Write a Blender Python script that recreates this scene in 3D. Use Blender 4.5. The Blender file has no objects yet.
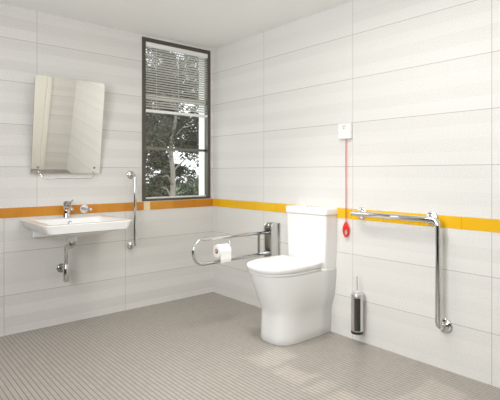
import bpy, bmesh, math, random
from mathutils import Vector, Matrix
random.seed(7)
sc = bpy.context.scene
COL = sc.collection
PI = math.pi

# ------------------------------------------------------------------ camera
F_PX = 455.0
cam_d = bpy.data.cameras.new('camera')
cam = bpy.data.objects.new('camera', cam_d); COL.objects.link(cam)
cam_d.sensor_width = 36.0
cam_d.lens = 36.0 * F_PX / 500.0
cam_d.shift_y = -27.0 / 500.0
cam_d.clip_start = 0.02; cam_d.clip_end = 200
cam.location = (-2.5588, -3.5135, 1.133)
cam.rotation_euler = (PI / 2, 0, math.atan2(0.758, 0.6523) - PI / 2)
sc.camera = cam

# ------------------------------------------------------------------ world, sun, lamps, exposure
w = bpy.data.worlds.new('sky'); sc.world = w; w.use_nodes = True
wn = w.node_tree; wn.nodes.clear()
wo = wn.nodes.new('ShaderNodeOutputWorld'); wb = wn.nodes.new('ShaderNodeBackground')
sky = wn.nodes.new('ShaderNodeTexSky'); sky.sky_type = 'HOSEK_WILKIE'; sky.turbidity = 6; sky.ground_albedo = 0.5
sky.sun_direction = Vector((-0.05, 1.0, 0.66)).normalized()
mx = wn.nodes.new('ShaderNodeMix'); mx.data_type = 'RGBA'; mx.inputs[0].default_value = 0.75
wn.links.new(sky.outputs[0], mx.inputs[6]); mx.inputs[7].default_value = (0.93, 0.96, 1.0, 1)
wn.links.new(mx.outputs[2], wb.inputs[0]); wb.inputs[1].default_value = 2.4
wn.links.new(wb.outputs[0], wo.inputs[0])

sd = bpy.data.lights.new('sun', 'SUN'); sd.energy = 1.7; sd.angle = math.radians(0.9); sd.color = (1.0, 0.95, 0.86)
sun = bpy.data.objects.new('sun', sd); COL.objects.link(sun)
sun.rotation_euler = Vector((-0.045, -1.0, -0.66)).to_track_quat('-Z', 'Y').to_euler()

def area(name, loc, direction, sx, sy, energy, color):
    d = bpy.data.lights.new(name, 'AREA'); d.shape = 'RECTANGLE'; d.size = sx; d.size_y = sy
    d.energy = energy; d.color = color
    o = bpy.data.objects.new(name, d); COL.objects.link(o)
    o.location = loc; o.rotation_euler = Vector(direction).to_track_quat('-Z', 'Y').to_euler()
    return o
area('added_ceiling_fill', (-1.25, -2.10, 2.27), (0, 0, -1), 1.0, 1.0, 14, (1.0, 0.97, 0.92))  # added overhead fill lamp, its fitting is invented
dl = area('added_down_fill', (-0.95, -1.45, 2.28), (0, 0, -1), 0.22, 0.22, 5.5, (1.0, 0.97, 0.92)); dl.data.shape = 'DISK'; dl.data.spread = math.radians(95)  # added narrow lamp brightening the floor centre
area('added_side_fill', (-3.42, -2.35, 1.60), (1, 0.05, 0.18), 1.5, 1.2, 44, (0.97, 0.98, 1.0))  # added fill lamp behind the invented left window

sc.view_settings.view_transform = 'Standard'; sc.view_settings.look = 'None'
sc.view_settings.gamma = 1.0; sc.view_settings.use_curve_mapping = False
sc.view_settings.exposure = 0.22
try:
    sc.cycles.use_denoising = True
    sc.cycles.max_bounces = 12; sc.cycles.diffuse_bounces = 6; sc.cycles.glossy_bounces = 6
    sc.cycles.transparent_max_bounces = 16
    sc.cycles.sample_clamp_indirect = 6
except Exception:
    pass

# ------------------------------------------------------------------ node helper
class NT:
    def __init__(s, name):
        s.m = bpy.data.materials.new(name); s.m.use_nodes = True
        s.t = s.m.node_tree; s.t.nodes.clear()
        s.out = s.t.nodes.new('ShaderNodeOutputMaterial')
        s.b = s.t.nodes.new('ShaderNodeBsdfPrincipled')
        s.t.links.new(s.b.outputs[0], s.out.inputs[0])
        s.tc = None
    def put(s, sock, v):
        if isinstance(v, bpy.types.NodeSocket): s.t.links.new(v, sock)
        else:
            if hasattr(sock.default_value, '__len__') and len(v) == 3 and len(sock.default_value) == 4: v = (*v, 1)
            sock.default_value = v
    def n(s, t): return s.t.nodes.new(t)
    def obj(s):
        if not s.tc: s.tc = s.n('ShaderNodeTexCoord')
        return s.tc.outputs['Object']
    def xyz(s):
        q = s.n('ShaderNodeSeparateXYZ'); s.put(q.inputs[0], s.obj()); return q.outputs
    def comb(s, x, y, z):
        q = s.n('ShaderNodeCombineXYZ')
        for i, v in enumerate((x, y, z)): s.put(q.inputs[i], v)
        return q.outputs[0]
    def ma(s, op, a, b=0.0, c=0.0, clamp=False):
        q = s.n('ShaderNodeMath'); q.operation = op; q.use_clamp = clamp
        s.put(q.inputs[0], a); s.put(q.inputs[1], b); s.put(q.inputs[2], c); return q.outputs[0]
    def noise(s, vec, scale, detail=2.0, rough=0.5):
        q = s.n('ShaderNodeTexNoise'); s.put(q.inputs['Vector'], vec); q.inputs['Scale'].default_value = scale
        q.inputs['Detail'].default_value = detail; q.inputs['Roughness'].default_value = rough; return q.outputs[0]
    def wnoise(s, vec):
        q = s.n('ShaderNodeTexWhiteNoise'); q.noise_dimensions = '3D'; s.put(q.inputs['Vector'], vec); return q.outputs['Value']
    def mix(s, f, a, b):
        q = s.n('ShaderNodeMix'); q.data_type = 'RGBA'
        s.put(q.inputs[0], f); s.put(q.inputs[6], a); s.put(q.inputs[7], b); return q.outputs[2]
    def ramp(s, v, lo, hi):
        q = s.n('ShaderNodeMapRange'); s.put(q.inputs[0], v); q.inputs[1].default_value = lo; q.inputs[2].default_value = hi
        return q.outputs[0]
    def joint(s, v, period, offset, width):
        """1 on a joint of the grid v = offset + k*period"""
        a = s.ma('SUBTRACT', v, offset); a = s.ma('DIVIDE', a, period)
        a = s.ma('FRACT', a); a = s.ma('SUBTRACT', a, 0.5); a = s.ma('ABSOLUTE', a)
        return s.ma('GREATER_THAN', a, 0.5 - width / period / 2)
    def bump(s, h, strength, dist=0.002):
        q = s.n('ShaderNodeBump'); q.inputs['Strength'].default_value = strength; q.inputs['Distance'].default_value = dist
        s.put(q.inputs['Height'], h); s.t.links.new(q.outputs[0], s.b.inputs['Normal'])

def simple(name, col, rough=0.4, metal=0.0, coat=0.0, var=0.0):
    t = NT(name)
    if var:
        f = t.noise(t.obj(), 30.0, 3.0)
        c = t.mix(f, tuple(x * (1 - var) for x in col), tuple(min(1, x * (1 + var)) for x in col))
        t.put(t.b.inputs['Base Color'], c)
    else: t.put(t.b.inputs['Base Color'], col)
    t.b.inputs['Roughness'].default_value = rough; t.b.inputs['Metallic'].default_value = metal
    if coat: t.b.inputs['Coat Weight'].default_value = coat; t.b.inputs['Coat Roughness'].default_value = 0.05
    return t.m

BAND0, BAND1, ROW = 0.818, 0.888, 0.30
def wall_mat(name, axis, off_top, off_bot, light, dark, k):
    t = NT(name); o = t.xyz(); u = o[axis]; z = o[2]
    # tile rows: above the border strip they start at its top, below they end at its bottom
    up = t.ma('GREATER_THAN', z, 0.85)
    zo = -0.3225
    zr = t.ma('SUBTRACT', z, zo); zr = t.ma('ADD', zr, 0.0)
    jr = t.joint(zr, ROW, 0.0, 0.0026)
    uo = t.ma('MULTIPLY_ADD', up, off_top - off_bot, off_bot)
    ur = t.ma('SUBTRACT', u, uo)
    jc = t.joint(ur, 0.90, 0.0, 0.0024)
    j = t.ma('MAXIMUM', jr, jc)
    # woven strip relief: broad soft horizontal bands that change from tile to tile
    row = t.ma('FLOOR', t.ma('DIVIDE', zr, ROW)); colm = t.ma('FLOOR', t.ma('DIVIDE', ur, 0.90))
    band = t.ma('FLOOR', t.ma('DIVIDE', zr, 0.075))
    rnd = t.wnoise(t.comb(band, colm, row))
    alt = t.ma('MULTIPLY', t.ma('FRACT', t.ma('MULTIPLY', band, 0.5)), 1.2)
    soft = t.noise(t.comb(t.ma('MULTIPLY', u, 0.6), 0.0, t.ma('MULTIPLY', z, 9.0)), 2.0, 2.0)
    fine = t.noise(t.obj(), 150.0, 2.0, 0.6)
    weave = t.noise(t.comb(t.ma('MULTIPLY', u, 30.0), 0.0, t.ma('MULTIPLY', z, 160.0)), 3.0, 2.0)
    v = t.ma('MULTIPLY', rnd, 0.22 * k); v = t.ma('MULTIPLY_ADD', alt, 0.36 * k, v)
    v = t.ma('MULTIPLY_ADD', soft, 0.35, v); v = t.ma('MULTIPLY_ADD', t.ma('SUBTRACT', fine, 0.5), 2.4, v)
    v = t.ma('MULTIPLY_ADD', t.ma('SUBTRACT', weave, 0.5), 0.5, v)
    c = t.mix(t.ma('MULTIPLY', v, 1.0, clamp=True), light, dark)
    c = t.mix(j, c, (0.36, 0.34, 0.31))
    t.put(t.b.inputs['Base Color'], c)
    t.b.inputs['Roughness'].default_value = 0.42
    t.b.inputs['Specular IOR Level'].default_value = 0.35
    h = t.ma('SUBTRACT', t.ma('MULTIPLY', fine, 0.25), j)
    t.bump(h, 0.35, 0.001)
    return t.m
M = {}
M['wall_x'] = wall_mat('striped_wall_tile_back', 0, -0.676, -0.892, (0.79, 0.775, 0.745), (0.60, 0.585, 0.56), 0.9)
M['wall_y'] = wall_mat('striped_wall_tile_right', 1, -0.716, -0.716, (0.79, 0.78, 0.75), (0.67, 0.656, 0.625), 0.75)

def band_mat(name, axis, cols, cell, off, cream=None):
    t = NT(name); o = t.xyz(); u = o[axis]
    ur = t.ma('SUBTRACT', u, off)
    cellid = t.ma('FLOOR', t.ma('DIVIDE', ur, cell))
    r = t.wnoise(t.comb(cellid, 3.0, 1.0))
    streak = t.noise(t.comb(t.ma('MULTIPLY', u, 14.0), 0.0, o[2]), 3.0, 3.0)
    c = t.mix(r, cols[0], cols[1])
    c = t.mix(t.ma('MULTIPLY', streak, 0.6), c, cols[2])
    if cream:
        a = t.ma('MULTIPLY', t.ma('GREATER_THAN', u, cream[0]), t.ma('LESS_THAN', u, cream[1]))
        c = t.mix(a, c, (0.80, 0.66, 0.42))
    j = t.joint(ur, cell, 0.0, 0.003)
    c = t.mix(t.ma('MULTIPLY', j, 0.6), c, (0.40, 0.20, 0.03))
    t.put(t.b.inputs['Base Color'], c); t.b.inputs['Roughness'].default_value = 0.25
    return t.m
M['band_x'] = band_mat('amber_border_tile', 0, [(0.60, 0.23, 0.018), (0.70, 0.33, 0.035), (0.52, 0.19, 0.012)], 0.233, -0.665, (-0.725, -0.665))
M['band_y'] = band_mat('yellow_border_tile', 1, [(0.88, 0.52, 0.010), (0.84, 0.45, 0.012), (0.82, 0.46, 0.010)], 0.25, -0.105)

def floor_mat():
    t = NT('mosaic_floor_tile'); o = t.xyz()
    P = 0.0255
    jx = t.joint(o[0], P, 0.0, 0.0046); jy = t.joint(o[1], P, 0.0, 0.0032)
    r = t.wnoise(t.comb(t.ma('FLOOR', t.ma('DIVIDE', o[0], P)), t.ma('FLOOR', t.ma('DIVIDE', o[1], P)), 0.0))
    c = t.mix(r, (0.37, 0.342, 0.305), (0.40, 0.372, 0.333))
    c = t.mix(t.ma('MULTIPLY', jy, 0.5), c, (0.25, 0.225, 0.20)); c = t.mix(jx, c, (0.125, 0.108, 0.092))
    t.put(t.b.inputs['Base Color'], c)
    rr = t.ma('MULTIPLY_ADD', t.ma('MAXIMUM', jx, jy), 0.25, 0.24); t.put(t.b.inputs['Roughness'], rr)
    t.bump(t.ma('SUBTRACT', 1.0, t.ma('MAXIMUM', jx, jy)), 0.3, 0.001)
    return t.m
M['floor'] = floor_mat()
M['ceiling'] = simple('ceiling_plaster', (0.93, 0.925, 0.91), 0.8, var=0.01)
M['porcelain'] = simple('white_porcelain', (0.86, 0.86, 0.85), 0.22, coat=0.1)
M['seat_plastic'] = simple('white_seat_plastic', (0.88, 0.88, 0.87), 0.22, coat=0.2)
M['chrome'] = simple('polished_chrome', (0.66, 0.66, 0.65), 0.07, 1.0)
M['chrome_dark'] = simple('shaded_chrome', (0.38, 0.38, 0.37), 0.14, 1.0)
M['steel'] = simple('brushed_steel', (0.72, 0.71, 0.69), 0.28, 1.0)
M['black'] = simple('black_plastic', (0.02, 0.02, 0.02), 0.3)
M['dark_reflection'] = simple('steel_dark_reflection', (0.10, 0.095, 0.09), 0.2, 0.9)
M['white_plastic'] = simple('white_plastic', (0.86, 0.86, 0.84), 0.35)
M['white_paint'] = simple('white_gloss_paint', (0.84, 0.82, 0.76), 0.35)
M['red_plastic'] = simple('red_plastic', (0.72, 0.02, 0.015), 0.3)
M['red_cord'] = simple('red_cord', (0.75, 0.06, 0.05), 0.6)
M['pink_print'] = simple('pale_red_print', (0.75, 0.50, 0.47), 0.5)
M['paper'] = simple('tissue_paper', (0.90, 0.90, 0.89), 0.9, var=0.02)
M['cardboard'] = simple('cardboard', (0.50, 0.30, 0.13), 0.8, var=0.1)
M['mirror'] = simple('mirror_silver', (0.93, 0.92, 0.87), 0.015, 1.0)
M['frame_dark'] = simple('bronze_aluminium', (0.10, 0.09, 0.072), 0.32, 0.3)
M['frame_mid'] = simple('bronze_aluminium_bar', (0.22, 0.20, 0.17), 0.35, 0.4)
M['blind'] = simple('cream_blind_slat', (0.50, 0.49, 0.46), 0.45)
M['blind_white'] = simple('white_blind_rail', (0.88, 0.88, 0.86), 0.35)
M['bark'] = simple('tree_bark', (0.27, 0.24, 0.20), 0.9, var=0.35)
M['grass'] = simple('lawn', (0.10, 0.15, 0.05), 0.9, var=0.3)
M['concrete'] = simple('outer_render', (0.86, 0.85, 0.83), 0.8)

def leaf_mat(name, a, b):
    t = NT(name)
    oi = t.n('ShaderNodeNewGeometry')
    c = t.mix(t.ma('FRACT', t.ma('MULTIPLY', oi.outputs['Random Per Island'], 1.0)), a, b)
    t.put(t.b.inputs['Base Color'], c); t.b.inputs['Roughness'].default_value = 0.5
    tr = t.n('ShaderNodeBsdfTranslucent'); t.put(tr.inputs[0], c)
    ms = t.n('ShaderNodeMixShader'); ms.inputs[0].default_value = 0.35
    t.t.links.new(t.b.outputs[0], ms.inputs[1]); t.t.links.new(tr.outputs[0], ms.inputs[2])
    t.t.links.new(ms.outputs[0], t.out.inputs[0]); return t.m
M['leaf_dark'] = leaf_mat('dark_green_leaf', (0.014, 0.016, 0.009), (0.12, 0.118, 0.07))
M['leaf_olive'] = leaf_mat('olive_green_leaf', (0.02, 0.02, 0.010), (0.24, 0.22, 0.12))

def glass_mat():
    t = NT('window_glass')
    tr = t.n('ShaderNodeBsdfTransparent'); tr.inputs[0].default_value = (0.97, 0.98, 0.97, 1)
    gl = t.n('ShaderNodeBsdfGlossy'); gl.inputs['Roughness'].default_value = 0.01
    fr = t.n('ShaderNodeFresnel'); fr.inputs[0].default_value = 1.45
    ms = t.n('ShaderNodeMixShader'); t.t.links.new(t.ma('MULTIPLY', fr.outputs[0], 0.6), ms.inputs[0])
    t.t.links.new(tr.outputs[0], ms.inputs[1]); t.t.links.new(gl.outputs[0], ms.inputs[2])
    t.t.links.new(ms.outputs[0], t.out.inputs[0]); return t.m
M['glass'] = glass_mat()
M['slate'] = simple('added_dark_cladding', (0.035, 0.033, 0.03), 0.5, var=0.2)

# ------------------------------------------------------------------ mesh helpers
def BM(): return bmesh.new()
def link(name, bm, mat, parent=None, smooth=False, loc=None, bevel=0.0, seg=3, subsurf=0, solid=0.0):
    bmesh.ops.recalc_face_normals(bm, faces=bm.faces)
    me = bpy.data.meshes.new(name); bm.to_mesh(me); bm.free()
    for m in (mat if isinstance(mat, (list, tuple)) else [mat]): me.materials.append(m)
    o = bpy.data.objects.new(name, me); COL.objects.link(o)
    if smooth:
        for p in me.polygons: p.use_smooth = True
    if parent is not None: o.parent = parent
    if solid:
        md = o.modifiers.new('solid', 'SOLIDIFY'); md.thickness = solid; md.offset = 0
    if bevel:
        md = o.modifiers.new('bevel', 'BEVEL'); md.width = bevel; md.segments = seg; md.limit_method = 'ANGLE'
        md.angle_limit = math.radians(35)
        for p in me.polygons: p.use_smooth = True
        md.harden_normals = True
    if subsurf:
        md = o.modifiers.new('sub', 'SUBSURF'); md.levels = subsurf; md.render_levels = subsurf
    return o
def box(bm, x0, x1, y0, y1, z0, z1, mi=0):
    vs = [bm.verts.new((x, y, z)) for x in (x0, x1) for y in (y0, y1) for z in (z0, z1)]
    for f in ((0,1,3,2),(4,6,7,5),(0,4,5,1),(2,3,7,6),(0,2,6,4),(1,5,7,3)):
        bm.faces.new([vs[i] for i in f]).material_index = mi
    return vs
def rings(bm, rs, close_ends=True):
    """join successive closed rings of points"""
    vr = [[bm.verts.new(p) for p in r] for r in rs]
    n = len(vr[0])
    for a, b in zip(vr, vr[1:]):
        for i in range(n): bm.faces.new((a[i], a[(i+1) % n], b[(i+1) % n], b[i]))
    if close_ends:
        bm.faces.new(list(reversed(vr[0]))); bm.faces.new(vr[-1])
    return vr
def lathe(bm, prof, origin, axis, n=28):
    """prof: list of (radius, distance along axis)"""
    ax = Vector(axis).normalized(); q = ax.to_track_quat('Z', 'Y').to_matrix()
    rs = []
    for r, d in prof:
        r = max(r, 1e-4)
        rs.append([Vector(origin) + q @ Vector((r*math.cos(2*PI*i/n), r*math.sin(2*PI*i/n), d)) for i in range(n)])
    rings(bm, rs)
def round_path(pts, rad, steps=6):
    pts = [Vector(p) for p in pts]; out = [pts[0]]
    for a, b, c in zip(pts, pts[1:], pts[2:]):
        u = (a - b).normalized(); v = (c - b).normalized()
        ang = u.angle(v); 
        if PI - ang < 0.03: out.append(b); continue
        d = min(rad / math.tan(ang / 2), (a-b).length*0.49, (c-b).length*0.49); r = d * math.tan(ang / 2)
        cen = b + (u + v).normalized() * (r / math.sin(ang / 2))
        s = b + u * d - cen; e = b + v * d - cen
        sweep = s.angle(e)
        for k in range(steps + 1):
            f = k / steps
            out.append(cen + (s * math.sin((1-f)*sweep) + e * math.sin(f*sweep)) / math.sin(sweep))
    out.append(pts[-1]); return out
def tube(bm, pts, r, n=14, caps=True):
    pts = [Vector(p) for p in pts]
    nrm = None; rs = []
    for i, p in enumerate(pts):
        t = (pts[min(i+1, len(pts)-1)] - pts[max(i-1, 0)]).normalized()
        if nrm is None: nrm = t.orthogonal().normalized()
        nrm = (nrm - t * nrm.dot(t)).normalized(); bn = t.cross(nrm)
        rr = r[i] if isinstance(r, (list, tuple)) else r
        rs.append([p + (nrm*math.cos(2*PI*k/n) + bn*math.sin(2*PI*k/n)) * rr for k in range(n)])
    if caps:  # slightly rounded ends
        def shrink(ring, c, d, f): return [c + (q - c) * f + d for q in ring]
        t0 = (pts[0]-pts[1]).normalized(); t1 = (pts[-1]-pts[-2]).normalized()
        rr = r[0] if isinstance(r, (list, tuple)) else r
        rs = [shrink(rs[0], pts[0], t0*rr*0.25, 0.7)] + rs + [shrink(rs[-1], pts[-1], t1*rr*0.25, 0.7)]
    rings(bm, rs)

def tag(o, label=None, cat=None, group=None, kind=None):
    if label: o['label'] = label
    if cat: o['category'] = cat
    if group: o['group'] = group
    if kind: o['kind'] = kind
    return o
def thing(name, loc, label, cat, group=None, kind=None):
    o = bpy.data.objects.new(name, None); COL.objects.link(o); o.location = loc
    o.empty_display_size = 0.1
    bpy.context.view_layer.update()
    return tag(o, label, cat, group, kind)
def part(name, bm, mat, parent, **k):
    """mesh given in world coordinates, parented under a thing"""
    off = Vector((0, 0, 0)); p = parent
    while p is not None: off += p.location; p = p.parent
    bmesh.ops.translate(bm, verts=bm.verts, vec=-off)
    return link(name, bm, mat, parent, **k)

# ------------------------------------------------------------------ the room
CEIL = 2.31; XL = -3.30; YF = -3.90; TH = 0.145
WX0, WX1, WZ0, WZ1 = -0.742, -0.033, 0.893, 2.288
bm = BM()
box(bm, XL - TH, WX0, 0, TH, 0, CEIL); box(bm, WX1, TH, 0, TH, 0, CEIL)
box(bm, WX0, WX1, 0, TH, 0, WZ0); box(bm, WX0, WX1, 0, TH, WZ1, CEIL)
tag(link('wall_back', bm, M['wall_x']), 'tiled back wall with the window and washbasin', 'wall', kind='structure')
bm = BM(); box(bm, 0, TH, YF - TH, 0, 0, CEIL)
tag(link('wall_right', bm, M['wall_y']), 'bright tiled wall behind the toilet', 'wall', kind='structure')
VY0, VY1, VZ0, VZ1 = -3.15, -1.55, 0.95, 2.20
bm = BM()
box(bm, XL - TH, XL, YF, VY0, 0, CEIL); box(bm, XL - TH, XL, VY1, 0, 0, CEIL)
box(bm, XL - TH, XL, VY0, VY1, 0, VZ0); box(bm, XL - TH, XL, VY0, VY1, VZ1, CEIL)
tag(link('wall_left', bm, M['wall_y']), 'tiled left wall outside the frame', 'wall', kind='structure')
DX0, DX1, DZ = -1.36, -0.40, 2.06
bm = BM()
box(bm, XL - TH, DX0, YF - TH, YF, 0, CEIL); box(bm, DX1, 0, YF - TH, YF, 0, CEIL); box(bm, DX0, DX1, YF - TH, YF, DZ, CEIL)
tag(link('wall_front', bm, M['wall_x']), 'tiled wall with the door, seen in the mirror', 'wall', kind='structure')
bm = BM(); box(bm, XL - TH, TH, YF - TH, TH, -0.12, 0)
tag(link('floor', bm, M['floor']), 'taupe mosaic tiled floor', 'floor', kind='structure')
bm = BM(); box(bm, XL - TH, TH, YF - TH, TH, CEIL, CEIL + 0.12)
tag(link('ceiling', bm, M['ceiling']), 'white ceiling', 'ceiling', kind='structure')
# border strips, 2 mm proud of the tiles
bm = BM(); box(bm, XL, 0.0, -0.002, 0, BAND0, BAND1)
tag(link('trim_1', bm, M['band_x']), 'amber border tiles along the back wall', 'border tiles', kind='structure')
bm = BM(); box(bm, -0.002, 0, -2.60, -0.002, BAND0, BAND1)
tag(link('trim_2', bm, M['band_y']), 'yellow border tiles along the right wall', 'border tiles', kind='structure')

bm = BM(); box(bm, XL, -1.75, YF, YF+0.02, 0, CEIL)  # added cladding, unseen, gives the chrome something dark to reflect
tag(link('added_cladding_rear', bm, M['slate']), 'dark cladding added behind the camera for the chrome to reflect', 'cladding', kind='structure')
bm = BM()  # more added dark cladding, unseen, cuts fill light on the left
box(bm, XL, XL+0.02, YF+0.02, VY0, 0, CEIL); box(bm, XL, XL+0.02, VY1, -0.002, 0, CEIL)
box(bm, XL, XL+0.02, VY0, VY1, 0, VZ0); box(bm, XL, XL+0.02, VY0, VY1, VZ1, CEIL)
tag(link('added_cladding_left', bm, M['slate']), 'dark cladding added on the unseen left wall to cut fill light', 'cladding', kind='structure')
# window in the back wall
win = thing('window_1', ((WX0+WX1)/2, 0, WZ0), 'tall dark framed window in the back wall beside the corner', 'window', kind='structure')
FY0, FY1 = -0.006, 0.052
FL, FR, FB, FT = 0.034, 0.030, 0.018, 0.034
bm = BM()
box(bm, WX0, WX0+FL, FY0, FY1, WZ0, WZ1); box(bm, WX1-FR, WX1, FY0, FY1, WZ0, WZ1)
box(bm, WX0+FL, WX1-FR, FY0, FY1, WZ0, WZ0+FB); box(bm, WX0+FL, WX1-FR, FY0, FY1, WZ1-FT, WZ1)
part('window_frame', bm, M['frame_dark'], win, bevel=0.002)
for zc, hh, mt in ((1.345, 0.011, 'frame_mid'), (1.795, 0.013, 'white_paint')):
    bm = BM(); box(bm, WX0+FL, WX1-FR, 0.026, 0.050, zc-hh, zc+hh)
    part('transom', bm, M[mt], win, bevel=0.003)
bm = BM(); box(bm, WX0+FL, WX1-FR, 0.026, 0.050, WZ0+FB, WZ0+FB+0.012)
part('sash_rail', bm, M['white_paint'], win, bevel=0.002)
bm = BM(); lathe(bm, [(0.006, 0), (0.011, 0.003), (0.011, 0.016), (0.006, 0.02)], (WX1-FR-0.02, 0.026, 1.345), (0, -1, 0), 16)
part('window_catch', bm, M['black'], win, smooth=True)
bm = BM(); box(bm, WX0+FL, WX1-FR, 0.036, 0.040, WZ0+FB, WZ1-FT)
part('pane', bm, M['glass'], win)
# white outer reveal lining
bm = BM()
a, b_, c_, d_ = WX0+FL-0.006, WX1-FR+0.006, WZ0+FB-0.004, WZ1-FT+0.006
box(bm, WX0, a, FY1, TH+0.01, WZ0, WZ1); box(bm, b_, WX1, FY1, TH+0.01, WZ0, WZ1)
box(bm, a, b_, FY1, TH+0.01, d_, WZ1); box(bm, a, b_, FY1, TH+0.03, WZ0, c_)
part('window_reveal', bm, M['concrete'], win)

# added window in the left wall, unseen, to account for the side fill
win2 = thing('added_window', (XL, (VY0+VY1)/2, VZ0), 'wide unseen window added in the left wall to justify the side light', 'window', kind='structure')
bm = BM()
box(bm, XL-0.09, XL-0.03, VY0, VY0+.04, VZ0, VZ1); box(bm, XL-0.09, XL-0.03, VY1-.04, VY1, VZ0, VZ1)
box(bm, XL-0.09, XL-0.03, VY0+.04, VY1-.04, VZ0, VZ0+.04); box(bm, XL-0.09, XL-0.03, VY0+.04, VY1-.04, VZ1-.04, VZ1)
part('window_frame', bm, M['frame_dark'], win2, bevel=0.002)
# door in the front wall (seen in the mirror)
dr = thing('door_1', ((DX0+DX1)/2, YF, 0), 'white door reflected in the mirror', 'door', kind='structure')
bm = BM()
box(bm, DX0-0.04, DX0+0.02, YF-0.10, YF+0.012, 0, DZ+0.04); box(bm, DX1-0.02, DX1+0.045, YF-0.10, YF+0.012, 0, DZ+0.04)
box(bm, DX0+0.02, DX1-0.02, YF-0.10, YF+0.012, DZ-0.02, DZ+0.04)
part('door_frame', bm, M['white_paint'], dr, bevel=0.002)
bm = BM(); box(bm, DX0+0.028, DX1-0.028, YF-0.052, YF-0.006, 0.006, DZ-0.028)
leaf = part('door_leaf', bm, M['white_paint'], dr, bevel=0.002)
bm = BM(); tube(bm, round_path([(DX0+0.10, YF-0.006, 1.02), (DX0+0.10, YF+0.045, 1.02), (DX0+0.22, YF+0.045, 1.02)], 0.012), 0.009)
part('door_handle', bm, M['chrome'], leaf, smooth=True)
# added ceiling fitting, unseen, to account for the overhead fill lamp
cl = thing('added_ceiling_light', (-1.25, -2.10, CEIL), 'square white ceiling light added outside the frame to justify the overhead fill', 'ceiling light')
bm = BM()
for (x0, x1, y0, y1) in ((-1.78,-1.75,-2.63,-1.57), (-0.75,-0.72,-2.63,-1.57), (-1.75,-0.75,-2.63,-2.60), (-1.75,-0.75,-1.60,-1.57)):
    box(bm, x0, x1, y0, y1, CEIL-0.045, CEIL)
part('light_frame', bm, M['white_plastic'], cl, bevel=0.003)

dn = thing('added_downlight', (-0.95, -1.45, CEIL), 'small round ceiling fitting added outside the frame to justify the floor light', 'ceiling light')  # added fitting, unseen, around the narrow floor lamp
bm = BM(); rs = []
for r, z in ((0.118, CEIL), (0.138, CEIL), (0.138, CEIL-0.006), (0.118, CEIL-0.010)):
    rs.append([(-0.95 + r*math.cos(2*PI*k/36), -1.45 + r*math.sin(2*PI*k/36), z) for k in range(36)])
rings(bm, rs + [rs[0]], close_ends=False); bmesh.ops.remove_doubles(bm, verts=bm.verts, dist=1e-6)
part('trim_ring', bm, M['white_plastic'], dn)
# ------------------------------------------------------------------ outside
bm = BM(); box(bm, -25, 40, TH + 0.02, 60, -0.6, -0.45)
tag(link('ground', bm, M['grass']), 'lawn outside the window', 'ground', kind='structure')
bm = BM(); box(bm, -25, 40, TH + 0.02, 3.2, -0.46, -0.43)  # added pale strip, bounces daylight up onto the window reveal
tag(link('bounce_strip', bm, M['concrete']), 'pale strip added outside the window to bounce light', 'ground', kind='structure')
def tree(x, y, h, trunk_r, crown, leafmat, nleaf, label, size=0.10, lean=0.0, seed=1):
    rnd = random.Random(seed)
    t = thing('tree', (x, y, -0.45), label, 'tree', 'trees outside the window')
    bm = BM(); n = 12
    pts = [(x + lean*k/n + 0.06*math.sin(k*1.3+seed), y + 0.05*math.cos(k*1.7), -0.45 + (h*0.85)*k/n) for k in range(n+1)]
    tube(bm, pts, [trunk_r*(1-0.75*k/n) for k in range(n+1)], 10, caps=False)
    for k in range(3, n):
        a = rnd.uniform(0, 2*PI); L = rnd.uniform(0.5, 1.0)*crown[0]
        p = Vector(pts[k]); q = p + Vector((math.cos(a)*L, math.sin(a)*L, L*rnd.uniform(0.3, 0.8)))
        m = (p+q)/2 + Vector((0, 0, 0.12))
        tube(bm, [p, m, q], [trunk_r*0.35, trunk_r*0.22, trunk_r*0.08], 6, caps=False)
    part('trunk', bm, M['bark'], t, smooth=True)
    bm = BM()
    blobs = []
    for _ in range(crown[3]):
        a = rnd.uniform(0, 2*PI); rr = crown[0]*math.sqrt(rnd.random())
        zz = rnd.uniform(crown[1], crown[2])
        blobs.append((x+lean*0.5+rr*math.cos(a), y+rr*math.sin(a), zz, rnd.uniform(0.25, 0.55)))
    for _ in range(nleaf):
        bx, by, bz, br = rnd.choice(blobs)
        v = Vector((rnd.gauss(0, 1), rnd.gauss(0, 1), rnd.gauss(0, 0.8)))
        v = v.normalized() * br * rnd.random()**0.4
        c = Vector((bx, by, bz)) + v
        d = Vector((rnd.gauss(0, 1), rnd.gauss(0, 1), rnd.gauss(-0.3, 1))).normalized()
        s = d.orthogonal().normalized(); up = d.cross(s)
        L = size*rnd.uniform(0.6, 1.3); W = L*0.36
        q = [bm.verts.new(c + d*L*0.5), bm.verts.new(c + s*W*0.5 + up*W*.15), bm.verts.new(c - d*L*0.5), bm.verts.new(c - s*W*0.5 + up*W*.15)]
        bm.faces.new(q)
    part('foliage', bm, leafmat, t)
    return t
TREES = [  # x, y, height, trunk radius, (crown radius, z0, z1, blobs), leaf, count, label, leaf size, lean, seed
 (2.64, 5.2, 4.6, 0.075, (0.75, 1.7, 3.4, 18), 'leaf_dark', 6500, 'tree outside the window whose pale trunk stands mid pane', 0.11, 0.1, 3),
 (6.4, 7.4, 5.2, 0.12, (1.45, -0.3, 4.9, 76), 'leaf_dark', 19000, 'dense dark tree filling the right side of the window view', 0.13, 0.0, 5),
 (3.5, 9.3, 4.2, 0.08, (1.35, -0.4, 3.3, 60), 'leaf_olive', 17000, 'olive green tree low at the left side of the window view', 0.14, 0.0, 8),
 (7.0, 13.0, 7.5, 0.16, (2.8, -0.4, 6.2, 130), 'leaf_dark', 20000, 'far dark tree showing through gaps behind the mid pane trunk', 0.24, 0.0, 11),
]
TREES.append((3.55, 5.75, 1.5, 0.03, (0.42, -0.3, 1.0, 22), 'leaf_dark', 4500, 'low dark bush right of the trunk at the lower right of the window view', 0.09, 0.0, 21))
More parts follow.
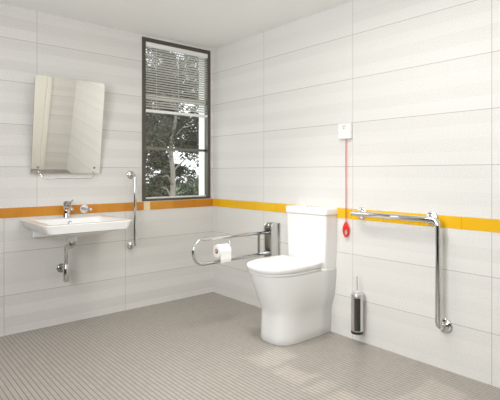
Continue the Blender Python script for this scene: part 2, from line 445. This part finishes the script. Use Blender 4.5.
for a in TREES: tree(a[0], a[1], a[2], a[3], a[4], M[a[5]], a[6], a[7], a[8], a[9], a[10])

# ------------------------------------------------------------------ venetian blind
bl = thing('venetian_blind', ((WX0+WX1)/2, 0.01, 1.63), 'half lowered cream venetian blind hanging in the dark window frame', 'blind')
BX0, BX1 = WX0+FL+0.003, WX1-FR-0.002; BZ1 = WZ1-FT
bm = BM(); box(bm, BX0, BX1, -0.006, 0.022, BZ1-0.040, BZ1-0.002)
part('headrail', bm, M['blind_white'], bl, bevel=0.002)
bm = BM(); z = BZ1 - 0.055
while z > 1.688:
    n = 5; th = math.radians(16); W = 0.024
    top = []
    for k in range(n):
        s = (k/(n-1) - 0.5)*W; cam_h = 0.0022*(1-(2*k/(n-1)-1)**2)
        top.append((0.009 + s*math.cos(th), z - s*math.sin(th) + cam_h))
    prof = top + [(yy, zz-0.0007) for yy, zz in reversed(top)]
    rings(bm, [[(xx, yy, zz) for yy, zz in prof] for xx in (BX0, BX1)])
    z -= 0.0215
part('slats', bm, M['blind'], bl)
bm = BM(); box(bm, BX0, BX1, -0.004, 0.022, 1.655, 1.678)
part('bottom_rail', bm, M['blind_white'], bl, bevel=0.003)
for xx in (BX0+0.10, (BX0+BX1)/2, BX1-0.10):
    bm = BM(); tube(bm, [(xx, -0.006, BZ1-0.04), (xx, -0.006, 1.67)], 0.0008, 6, caps=False); part('ladder_cord', bm, M['blind_white'], bl)

# ------------------------------------------------------------------ toilet
TY = -1.288
def dsec(L, hw, z, xb=0.0, yc=TY, n=30, e=2.5, straight=None):
    """horizontal D outline: straight back at x=xb, rounded front reaching x=-L"""
    fr = straight if straight is not None else max(L + xb - hw*1.45, 0.02)  # where the rounding starts
    xs = xb - fr if False else -(L - hw*1.45)
    xs = min(xs, xb - 0.01)
    pts = [(xb, yc + hw, z), ((xb+xs)/2, yc + hw, z)]
    for k in range(n+1):
        a = PI/2 + PI*k/n
        ca, sa = math.cos(a), math.sin(a)
        pts.append((xs + (L + xs)*math.copysign(abs(ca)**(2/e), ca), yc + hw*math.copysign(abs(sa)**(2/e), sa), z))
    pts += [((xb+xs)/2, yc - hw, z), (xb, yc - hw, z)]
    return pts
toi = thing('toilet', (-0.25, TY, 0), 'white close coupled toilet with closed lid standing against the right wall', 'toilet')
secs = [(0.486, 0.141, 0.0, 3.0), (0.490, 0.143, 0.004, 3.0), (0.486, 0.142, 0.06, 3.0), (0.482, 0.142, 0.13, 2.9), (0.481, 0.144, 0.175, 2.8), (0.484, 0.149, 0.20, 2.7),
        (0.494, 0.159, 0.230, 2.6), (0.512, 0.170, 0.27, 2.5), (0.534, 0.179, 0.32, 2.4), (0.556, 0.184, 0.375, 2.4), (0.572, 0.187, 0.42, 2.4), (0.580, 0.188, 0.45, 2.4), (0.583, 0.188, 0.461, 2.4), (0.579, 0.184, 0.466, 2.4)]
bm = BM(); rings(bm, [dsec(L, hw, z, e=e_) for L, hw, z, e_ in secs])
part('pan', bm, M['porcelain'], toi, smooth=True)
def dslab(L, hw, z0, z1, xb, crown, r):
    rs = [dsec(L-r, hw-r, z0, xb-0.002), dsec(L, hw, z0+r*0.6, xb), dsec(L, hw, z1-r*1.4, xb), dsec(L-r*0.35, hw-r*0.35, z1-r*0.5, xb-r*.3), dsec(L-r*1.4, hw-r*1.4, z1, xb-r)]
    for k in range(1, 5):
        f = 1 - k*0.2
        rs.append([(xb-0.22 + (p[0]-(xb-0.22))*f, TY + (p[1]-TY)*f, z1 + crown*(1-f*f)) for p in dsec(L-r*1.4, hw-r*1.4, z1, xb-r)])
    return rs
bm = BM(); rings(bm, dslab(0.596, 0.192, 0.468, 0.483, -0.165, 0.0, 0.003))
part('seat', bm, M['seat_plastic'], toi, smooth=True)
bm = BM(); rings(bm, dslab(0.606, 0.196, 0.4845, 0.525, -0.158, 0.003, 0.007))
part('lid', bm, M['seat_plastic'], toi, smooth=True)
for s in (-1, 1):
    bm = BM(); lathe(bm, [(0.011, 0), (0.012, 0.002), (0.012, 0.05), (0.011, 0.052)], (-0.150, TY + s*0.075 - 0.026, 0.480), (0, 1, 0), 18)
    part('hinge', bm, M['seat_plastic'], toi, smooth=True)
def rrect(x0, x1, y0, y1, z, r, n=6, back=0.003):
    pts = []
    for cx, cy, a0, rr in ((x1-back, y1-back, 0, back), (x0+r, y1-r, 90, r), (x0+r, y0+r, 180, r), (x1-back, y0+back, 270, back)):
        for k in range(n+1):
            a = math.radians(a0 + 90*k/n); pts.append((cx+rr*math.cos(a), cy+rr*math.sin(a), z))
    return pts
CY0, CY1 = -1.483, -1.102
bm = BM()
rings(bm, [rrect(-0.118, -0.001, CY0+0.012, CY1-0.012, 0.462, 0.016), rrect(-0.119, -0.001, CY0+0.010, CY1-0.010, 0.50, 0.016),
           rrect(-0.122, -0.001, CY0+0.003, CY1-0.003, 0.70, 0.016), rrect(-0.124, -0.001, CY0, CY1, 0.838, 0.016)])
part('cistern', bm, M['porcelain'], toi, bevel=0.003, seg=2)
bm = BM()
lx, ly0, ly1 = -0.132, CY0-0.007, CY1+0.007
rings(bm, [rrect(lx+.006, -0.001, ly0+.006, ly1-.006, 0.839, 0.016), rrect(lx, -0.001, ly0, ly1, 0.844, 0.018), rrect(lx, -0.001, ly0, ly1, 0.878, 0.018),
           rrect(lx+.003, -0.003, ly0+.003, ly1-.003, 0.885, 0.018), rrect(lx+.010, -0.008, ly0+.010, ly1-.010, 0.888, 0.018)])
part('cistern_lid', bm, M['porcelain'], toi, smooth=False, bevel=0.002, seg=2)
bm = BM(); lathe(bm, [(0.024, 0), (0.024, 0.005), (0.021, 0.008), (0.018, 0.0075)], (-0.066, TY, 0.887), (0, 0, 1), 28)
part('flush_button', bm, M['chrome'], toi, smooth=True)

# ------------------------------------------------------------------ fold-down support rail
RY = -0.858
fr = thing('fold_down_support_rail', (0, RY, 0.43), 'chrome fold down double rail on the right wall between corner and toilet', 'grab rail')
bm = BM(); box(bm, -0.014, 0, RY-0.058, RY+0.058, 0.425, 0.735)
part('wall_plate', bm, M['chrome'], fr, bevel=0.004)
for s, nm in ((-1, 'side_cheek'), (1, 'side_cheek')):
    bm = BM(); y = RY + s*0.040
    prof = [(-0.012, 0.735), (-0.070, 0.735), (-0.088, 0.715), (-0.088, 0.435), (-0.012, 0.425)]
    rings(bm, [[(px, y - 0.005, pz) for px, pz in prof], [(px, y + 0.005, pz) for px, pz in prof]])
    part(nm, bm, M['steel'], fr, bevel=0.003)
for zc in (0.660, 0.495):
    bm = BM(); lathe(bm, [(0.017, 0), (0.019, 0.003), (0.019, 0.069), (0.017, 0.072)], (-0.062, RY-0.036, zc), (0, 1, 0), 22)
    part('pivot', bm, M['chrome_dark'], fr, smooth=True)
bm = BM()
lathe(bm, [(0.022, 0), (0.025, 0.004), (0.025, 0.052), (0.018, 0.060)], (-0.040, RY, 0.712), (-1, 0, 0), 24)
part('release_button', bm, M['chrome_dark'], fr, smooth=True)
bm = BM()
top0, bot0 = (-0.062, 0.660), (-0.062, 0.495)
cxx, cz, rad = -0.705, 0.578, 0.088
pts = [(top0[0], RY, top0[1])]
for k in range(17):
    a = PI/2 + PI*k/16; pts.append((cxx + rad*math.cos(a), RY, cz + rad*math.sin(a)))
pts.append((bot0[0], RY, bot0[1]))
tube(bm, pts, 0.0135, 16)
rail = part('rail_tube', bm, M['chrome'], fr, smooth=True)
bm = BM(); box(bm, -0.192, -0.174, RY-0.006, RY+0.006, 0.498, 0.655)
part('link_bar', bm, M['chrome_dark'], fr, bevel=0.003)
bm = BM(); tube(bm, round_path([(-0.470, RY, 0.662), (-0.470, RY, 0.566), (-0.612, RY, 0.566)], 0.012), 0.005, 10)
part('roll_holder', bm, M['chrome'], fr, smooth=True)
# toilet roll
RC = Vector((-0.594, RY, 0.566)); RL = 0.102
ro = thing('toilet_roll', (RC.x + RL/2, RY, RC.z-0.046), 'white toilet roll hanging from the chrome fold down rail', 'toilet roll')
bm = BM()
ri, rr = 0.019, 0.046; n = 40; rs = []
for r, x in ((ri, 0), (rr-0.002, 0), (rr, 0.002), (rr, RL-0.002), (rr-0.002, RL), (ri, RL)):
    rs.append([(RC.x + x, RC.y + r*math.cos(2*PI*k/n), RC.z + r*math.sin(2*PI*k/n)) for k in range(n)])
rings(bm, rs + [rs[0]], close_ends=False); bmesh.ops.remove_doubles(bm, verts=bm.verts, dist=1e-5)
part('paper', bm, M['paper'], ro, bevel=0.0005)
bm = BM(); rs = []
for r, x in ((ri-0.0018, -0.0005), (ri, -0.0005), (ri, RL), (ri-0.0018, RL)):
    rs.append([(RC.x + x, RC.y + r*math.cos(2*PI*k/n), RC.z + r*math.sin(2*PI*k/n)) for k in range(n)])
rings(bm, rs + [rs[0]], close_ends=False); bmesh.ops.remove_doubles(bm, verts=bm.verts, dist=1e-5)
part('cardboard_core', bm, M['cardboard'], ro, smooth=True)
bm = BM(); rs = []
for zz, dy in ((0.0, 0), (-0.03, 0.0008), (-0.055, -0.001), (-0.078, 0.001)):
    y = RC.y - rr - 0.0006 + dy
    rs.append([(RC.x+0.003, y-.0004, RC.z+zz), (RC.x+RL-0.003, y-.0004, RC.z+zz), (RC.x+RL-0.003, y+.0004, RC.z+zz), (RC.x+0.003, y+.0004, RC.z+zz)])
rings(bm, rs); part('loose_sheet', bm, M['paper'], ro)

# ------------------------------------------------------------------ grab rails with round flanges
def flange(parent, c, ax, r=0.038, neck=0.0175, reach=0.07):
    bm = BM(); lathe(bm, [(r, 0), (r, 0.006), (r-0.003, 0.010), (r*0.72, 0.0125), (neck+0.003, 0.014), (neck+.001, 0.018), (neck-0.001, 0.018)], c, ax, 30)
    part('flange', bm, M['chrome'], parent, smooth=True)
LX = -0.072; LR = 0.0172
lr = thing('angled_grab_rail', (0, -2.19, 0.26), 'polished chrome L shaped grab rail on the right wall beside the toilet brush', 'grab rail')
bm = BM(); tube(bm, round_path([(LX, -1.664, 0.866), (LX, -2.257, 0.864), (LX, -2.257, 0.262), (-0.012, -2.262, 0.254)], 0.038, 8), LR, 18)
part('rail_tube', bm, M['chrome'], lr, smooth=True)
for (y, z) in ((-1.693, 0.864), (-2.185, 0.866)):
    bm = BM(); tube(bm, [(-0.010, y, z), (LX, y, z)], 0.010, 12, caps=False)
    part('stand_off', bm, M['chrome'], lr, smooth=True)
    flange(lr, (0 if True else 0, y, z), (-1, 0, 0), 0.040)
flange(lr, (0, -2.264, 0.254), (-1, 0, 0), 0.043)
vr = thing('vertical_grab_rail', (-0.845, 0, 0.53), 'slim vertical chrome grab rail on the back wall between basin and window', 'grab rail')
bm = BM(); tube(bm, round_path([(-0.845, -0.010, 1.118), (-0.845, -0.080, 1.118), (-0.845, -0.080, 0.534), (-0.845, -0.010, 0.534)], 0.030, 7), 0.0125, 16)
part('rail_tube', bm, M['chrome'], vr, smooth=True)
for z in (1.118, 0.534): flange(vr, (-0.845, 0, z), (0, -1, 0), 0.034, 0.0125)

# ------------------------------------------------------------------ alarm pull cord
al = thing('alarm_pull_cord', (0, -1.562, 1.368), 'white alarm switch box with a long red pull cord on the right wall', 'alarm cord')
bm = BM(); box(bm, -0.028, 0, -1.618, -1.512, 1.368, 1.474)
part('switch_box', bm, M['white_plastic'], al, bevel=0.005)
bm = BM(); lathe(bm, [(0.0042, 0), (0.004, 0.002)], (-0.028, -1.563, 1.441), (-1, 0, 0), 14)
part('indicator_light', bm, M['black'], al)
bm = BM(); box(bm, -0.0286, -0.0279, -1.580, -1.548, 1.452, 1.459)
part('printed_mark', bm, M['pink_print'], al)
bm = BM(); tube(bm, [(-0.018, -1.572, 1.368), (-0.018, -1.572, 1.1), (-0.018, -1.572, 0.800)], 0.0030, 8)
part('cord', bm, M['red_cord'], al, smooth=True)
# teardrop ring
bm = BM(); N = 40; outer = []; inner = []
for k in range(N):
    a = 2*PI*k/N
    s, c = math.sin(a), math.cos(a)
    taper = 1 - 0.42*max(0, c)**1.3
    outer.append((0.0275*s*taper, 0.055*c)); inner.append((0.0150*s*(1-0.25*max(0,c)), -0.016 + 0.022*c))
rs = []
for depth, sc_ in ((-0.005, 0.92), (-0.0025, 1.0), (0.0025, 1.0), (0.005, 0.92)):
    rs.append([(-0.018 + depth, -1.572 + a*sc_, 0.745 + b*sc_) for a, b in outer])
for depth in (0.005, -0.005):
    rs.append([(-0.018 + depth, -1.572 + a, 0.745 + b) for a, b in inner])
rings(bm, rs + [rs[0]], close_ends=False); bmesh.ops.remove_doubles(bm, verts=bm.verts, dist=1e-6)
part('pull_ring', bm, M['red_plastic'], al, bevel=0.001, seg=2)

# ------------------------------------------------------------------ toilet brush and holder
HX, HY = -0.062, -1.697
ho = thing('toilet_brush_holder', (HX, HY, 0.082), 'brushed steel cylinder brush holder with black base fixed to the right wall', 'brush holder')
bm = BM(); n = 36; rs = []
for r, z in ((0.037, 0.092), (0.0395, 0.094), (0.0395, 0.328), (0.0378, 0.330), (0.0370, 0.328), (0.0370, 0.11)):
    rs.append([(HX + r*math.cos(2*PI*k/n), HY + r*math.sin(2*PI*k/n), z) for k in range(n)])
rings(bm, rs); part('cylinder', bm, M['steel'], ho, bevel=0.0006, seg=1)
bm = BM(); lathe(bm, [(0.034, 0), (0.0405, 0.004), (0.0405, 0.018), (0.038, 0.020)], (HX, HY, 0.074), (0, 0, 1), 32)
part('base', bm, M['black'], ho, smooth=False, bevel=0.001)
a0 = math.atan2(-3.5135-HY, -2.5588-HX) + 0.05  # dark reflection painted as a strip on the cylinder, turned to the camera
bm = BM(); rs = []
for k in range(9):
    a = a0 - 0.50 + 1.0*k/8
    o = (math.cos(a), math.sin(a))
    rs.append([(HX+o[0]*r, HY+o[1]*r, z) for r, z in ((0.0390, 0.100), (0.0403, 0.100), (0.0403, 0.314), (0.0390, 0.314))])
rings(bm, rs); part('reflection_strip', bm, M['dark_reflection'], ho)['label'] = 'dark reflection on the steel cylinder, painted as a strip'
bm = BM(); box(bm, HX+0.030, 0, HY-0.012, HY+0.012, 0.24, 0.28)
part('wall_bracket', bm, M['steel'], ho, bevel=0.002)
br = thing('toilet_brush', (HX, HY, 0.11), 'toilet brush with thin steel handle standing in the steel holder', 'toilet brush')
bm = BM(); lathe(bm, [(0.0390, 0), (0.0390, 0.004), (0.034, 0.009), (0.014, 0.014), (0.007, 0.018), (0.0055, 0.022), (0.0055, 0.116), (0.0045, 0.120)], (HX, HY, 0.3305), (0, 0, 1), 28)
part('handle', bm, M['steel'], br, smooth=True)
bm = BM(); lathe(bm, [(0.004, 0), (0.004, 0.14)], (HX, HY, 0.19), (0, 0, 1), 10)
part('rod', bm, M['steel'], br, smooth=True)
bm = BM(); lathe(bm, [(0.018, 0), (0.032, 0.012), (0.033, 0.07), (0.016, 0.085)], (HX, HY, 0.115), (0, 0, 1), 24)
part('bristles', bm, M['white_plastic'], br)

# ------------------------------------------------------------------ washbasin
BX = -1.392
BHW, BD, BZ = 0.298, 0.560, 0.802
wb_ = thing('washbasin', (BX, 0, 0.70), 'wide shallow white washbasin hung on the back wall under the mirror', 'washbasin')
def rect_ring(x0, x1, y0, y1, z, rf, rb=0.004, n=6, zf=0.0):
    """y0 is the front (toward the room); front corners radius rf, back corners rb"""
    pts = []
    for cx, cy, a0, r in ((x1-rb, y1-rb, 0, rb), (x0+rb, y1-rb, 90, rb), (x0+rf, y0+rf, 180, rf), (x1-rf, y0+rf, 270, rf)):
        for k in range(n+1):
            a = math.radians(a0 + 90*k/n)
            y = cy+r*math.sin(a); pts.append((cx+r*math.cos(a), y, z + zf*((y1-y)/(y1-y0))))
    return pts
x0, x1, yb, yf = BX-BHW, BX+BHW, -0.0005, -BD
ix0, ix1, iyb, iyf = BX-0.232, BX+0.232, -0.135, -0.495
R = []
R.append(rect_ring(BX-0.10, BX+0.10, -0.33, -0.13, 0.690, 0.05, 0.05))          # underside centre
R.append(rect_ring(BX-0.17, BX+0.17, -0.42, -0.04, 0.706, 0.06, 0.03))
R.append(rect_ring(BX-0.225, BX+0.225, -0.49, yb, 0.730, 0.06))
R.append(rect_ring(x0+0.034, x1-0.034, yf+0.040, yb, 0.742, 0.035))
R.append(rect_ring(x0+0.028, x1-0.028, yf+0.012, yb, 0.746, 0.032))
R.append(rect_ring(x0+0.005, x1-0.005, yf+0.002, yb, 0.790, 0.034))
R.append(rect_ring(x0+0.001, x1-0.001, yf, yb, 0.7985, 0.034))
R.append(rect_ring(x0+0.003, x1-0.003, yf+0.003, yb-0.002, BZ, 0.033))
R.append(rect_ring(ix0-0.008, ix1+0.008, iyf-0.008, iyb+0.006, BZ-0.0005, 0.035, 0.02))
R.append(rect_ring(ix0, ix1, iyf, iyb, BZ-0.006, 0.035, 0.02))
R.append(rect_ring(ix0+0.012, ix1-0.012, iyf+0.012, iyb-0.006, BZ-0.045, 0.045, 0.03))
R.append(rect_ring(ix0+0.045, ix1-0.045, iyf+0.045, iyb-0.022, BZ-0.078, 0.05, 0.04))
R.append(rect_ring(ix0+0.12, ix1-0.12, iyf+0.11, iyb-0.07, BZ-0.090, 0.05, 0.04))
bm = BM(); rings(bm, R)
bowl = part('bowl', bm, M['porcelain'], wb_, smooth=True)
bowl.data.set_sharp_from_angle(angle=math.radians(38))
bm = BM(); lathe(bm, [(0.011, 0), (0.0145, 0.001), (0.0145, 0.004), (0.011, 0.005), (0.010, 0.002)], (BX, iyb-0.004, BZ-0.030), (0, -1, 0), 24)
part('overflow_ring', bm, M['chrome'], wb_, smooth=True)
bm = BM(); box(bm, x0+0.072, x0+0.25, -0.060, -0.0005, 0.672, 0.762)
part('mounting_block', bm, M['porcelain'], wb_, bevel=0.006)
bm = BM(); lathe(bm, [(0.034, 0), (0.038, 0.003), (0.038, 0.045), (0.040, 0.06)], (BX-0.012, -0.225, 0.648), (0, 0, 1), 28)
part('drain_collar', bm, M['white_plastic'], wb_, smooth=True)
# waste trap
TX = BX - 0.012
tr = thing('basin_waste_trap', (TX, -0.09, 0.335), 'chrome bottle trap and pipe under the washbasin', 'waste trap')
bm = BM(); lathe(bm, [(0.020, 0), (0.022, 0.002), (0.022, 0.032), (0.018, 0.035)], (TX, -0.225, 0.617), (0, 0, 1), 24)
part('coupling_nut', bm, M['chrome_dark'], tr, smooth=True)
bm = BM(); tube(bm, round_path([(TX, -0.225, 0.625), (TX, -0.225, 0.602), (TX, -0.105, 0.600), (TX, -0.105, 0.46)], 0.022, 6), 0.014, 16)
part('pipe', bm, M['chrome'], tr, smooth=True)
bm = BM(); lathe(bm, [(0.014, 0), (0.020, 0.003), (0.0225, 0.008), (0.0225, 0.125), (0.019, 0.130), (0.014, 0.135)], (TX, -0.105, 0.335), (0, 0, 1), 28)
part('bottle', bm, M['chrome'], tr, smooth=True)
bm = BM(); tube(bm, [(TX, -0.100, 0.420), (TX, -0.004, 0.420)], 0.013, 14, caps=False)
part('wall_pipe', bm, M['chrome'], tr, smooth=True)
bm = BM(); lathe(bm, [(0.034, 0), (0.034, 0.003), (0.028, 0.010), (0.016, 0.014)], (TX, 0, 0.420), (0, -1, 0), 28)
part('wall_flange', bm, M['chrome_dark'], tr, smooth=True)
# faucet
fc = thing('faucet', (BX+0.004, -0.072, BZ), 'chrome single lever faucet standing on the basin rim', 'faucet')
fx, fy = BX+0.004, -0.072
bm = BM(); tube(bm, [(fx, fy, BZ-0.0005), (fx, fy, BZ+0.006), (fx, fy-0.001, BZ+0.05), (fx, fy-0.004, BZ+0.092)], [0.029, 0.027, 0.0245, 0.0235], 24, caps=False)
part('body', bm, M['chrome'], fc, smooth=True)
bm = BM(); rs = []
for t_ in range(7):
    f = t_/6; y = fy - 0.004 - 0.105*f; zc = BZ+0.066 + 0.010*math.sin(f*PI*0.8) - 0.004*f; hw = 0.019 - 0.007*f; hh = 0.015 - 0.007*f
    rs.append([(fx + hw*math.copysign(abs(math.cos(a))**.7, math.cos(a)), y, zc + hh*math.copysign(abs(math.sin(a))**.7, math.sin(a))) for a in [2*PI*k/16 for k in range(16)]])
rings(bm, rs); part('spout', bm, M['chrome'], fc, smooth=True)
bm = BM(); lathe(bm, [(0.0235, 0), (0.026, 0.003), (0.026, 0.020), (0.022, 0.028), (0.008, 0.031)], (fx, fy-0.004, BZ+0.093), (0, -0.08, 1), 24)
cap = part('lever_cap', bm, M['chrome_dark'], fc, smooth=True)
bm = BM()
for s in (-1, 1):
    tube(bm, round_path([(fx+s*0.012, fy-0.015, BZ+0.112), (fx+s*0.010, fy-0.055, BZ+0.112), (fx+s*0.003, fy-0.125, BZ+0.138)], 0.02, 5), 0.0038, 8)
tube(bm, [(fx-0.003, fy-0.125, BZ+0.138), (fx+0.003, fy-0.125, BZ+0.138)], 0.0045, 8)
part('lever', bm, M['chrome'], fc, smooth=True)
# wall lever beside the faucet
wl = thing('wall_lever', (-1.233, -0.002, 0.854), 'small chrome lever on a round plate over the washbasin right of the faucet', 'lever')
bm = BM(); lathe(bm, [(0.033, 0), (0.033, 0.004), (0.029, 0.009), (0.012, 0.011)], (-1.233, -0.002, 0.854), (0, -1, 0), 30)
part('round_plate', bm, M['white_plastic'], wl, smooth=True)
bm = BM(); tube(bm, round_path([(-1.252, -0.008, 0.862), (-1.252, -0.024, 0.862), (-1.208, -0.046, 0.853)], 0.008, 5), 0.0085, 12)
part('lever_arm', bm, M['chrome_dark'], wl, smooth=True)
bm = BM(); lathe(bm, [(0.002, 0), (0.010, 0.003), (0.0135, 0.010), (0.0135, 0.016), (0.010, 0.023), (0.002, 0.026)], (-1.212, -0.044, 0.854), (1, -0.45, -0.1), 20)
part('knob', bm, M['chrome'], wl, smooth=True)

# ------------------------------------------------------------------ tilting mirror
mi = thing('tilting_mirror', (-1.368, 0, 1.09), 'tall frameless mirror tilted forward on the back wall over the washbasin', 'mirror')
MX0, MX1 = -1.625, -1.120; yb_, zb_, yt_, zt_ = -0.024, 1.130, -0.128, 1.822
MIRROR_Y_BOTTOM, MIRROR_Y_TOP = yb_, yt_
L = math.hypot(yt_-yb_, zt_-zb_); ty, tz = (yt_-yb_)/L, (zt_-zb_)/L; ny, nz = -tz, ty   # outward normal (toward the room)
def mp(x, s, d): return (x, yb_ + ty*s + ny*d, zb_ + tz*s + nz*d)
def mring(d, inset, r=0.022, n=7):
    pts = []
    a_, b2 = MX0+inset, MX1-inset; s0, s1 = inset, L-inset
    for cx, cs, a0 in ((b2-r, s1-r, 0), (a_+r, s1-r, 90), (a_+r, s0+0.006, 180), (b2-r, s0+0.006, 270)):
        rr = r if a0 < 180 else 0.006
        cx2 = cx if a0 < 180 else (a_+0.006 if a0 == 180 else b2-0.006)
        for k in range(n+1):
            a = math.radians(a0+90*k/n); pts.append(mp(cx2+rr*math.cos(a), cs+rr*math.sin(a), d))
    return pts
bm = BM(); rings(bm, [mring(-0.003, 0.001), mring(0.002, 0.0), mring(0.003, 0.001)])
part('mirror_glass', bm, M['mirror'], mi)
bm = BM(); rings(bm, [mring(-0.012, 0.012), mring(-0.0031, 0.012)])
part('back_panel', bm, M['white_plastic'], mi)
for x in (MX0+0.045, MX1-0.045):
    bm = BM(); lathe(bm, [(0.0085, 0), (0.0085, 0.003), (0.004, 0.006)], mp(x, 0.045, 0.003), (0, ny, nz), 18)
    part('fixing_screw', bm, M['chrome_dark'], mi, smooth=True)
for s in (0.10, L-0.12):
    bm = BM(); p = mp(0, s, -0.010)
    box(bm, -1.46, -1.28, p[1], 0, p[2]-0.012, p[2]+0.012)
    part('wall_bracket', bm, M['steel'], mi, bevel=0.002)
bm = BM(); tube(bm, round_path([(MX0+0.050, -0.002, 1.148), (MX0+0.050, -0.045, 1.140), (MX0+0.072, -0.060, 1.092), (MX1-0.072, -0.060, 1.092), (MX1-0.050, -0.045, 1.140), (MX1-0.050, -0.002, 1.148)], 0.022, 6), 0.0036, 10)
part('support_bar', bm, M['chrome'], mi, smooth=True)
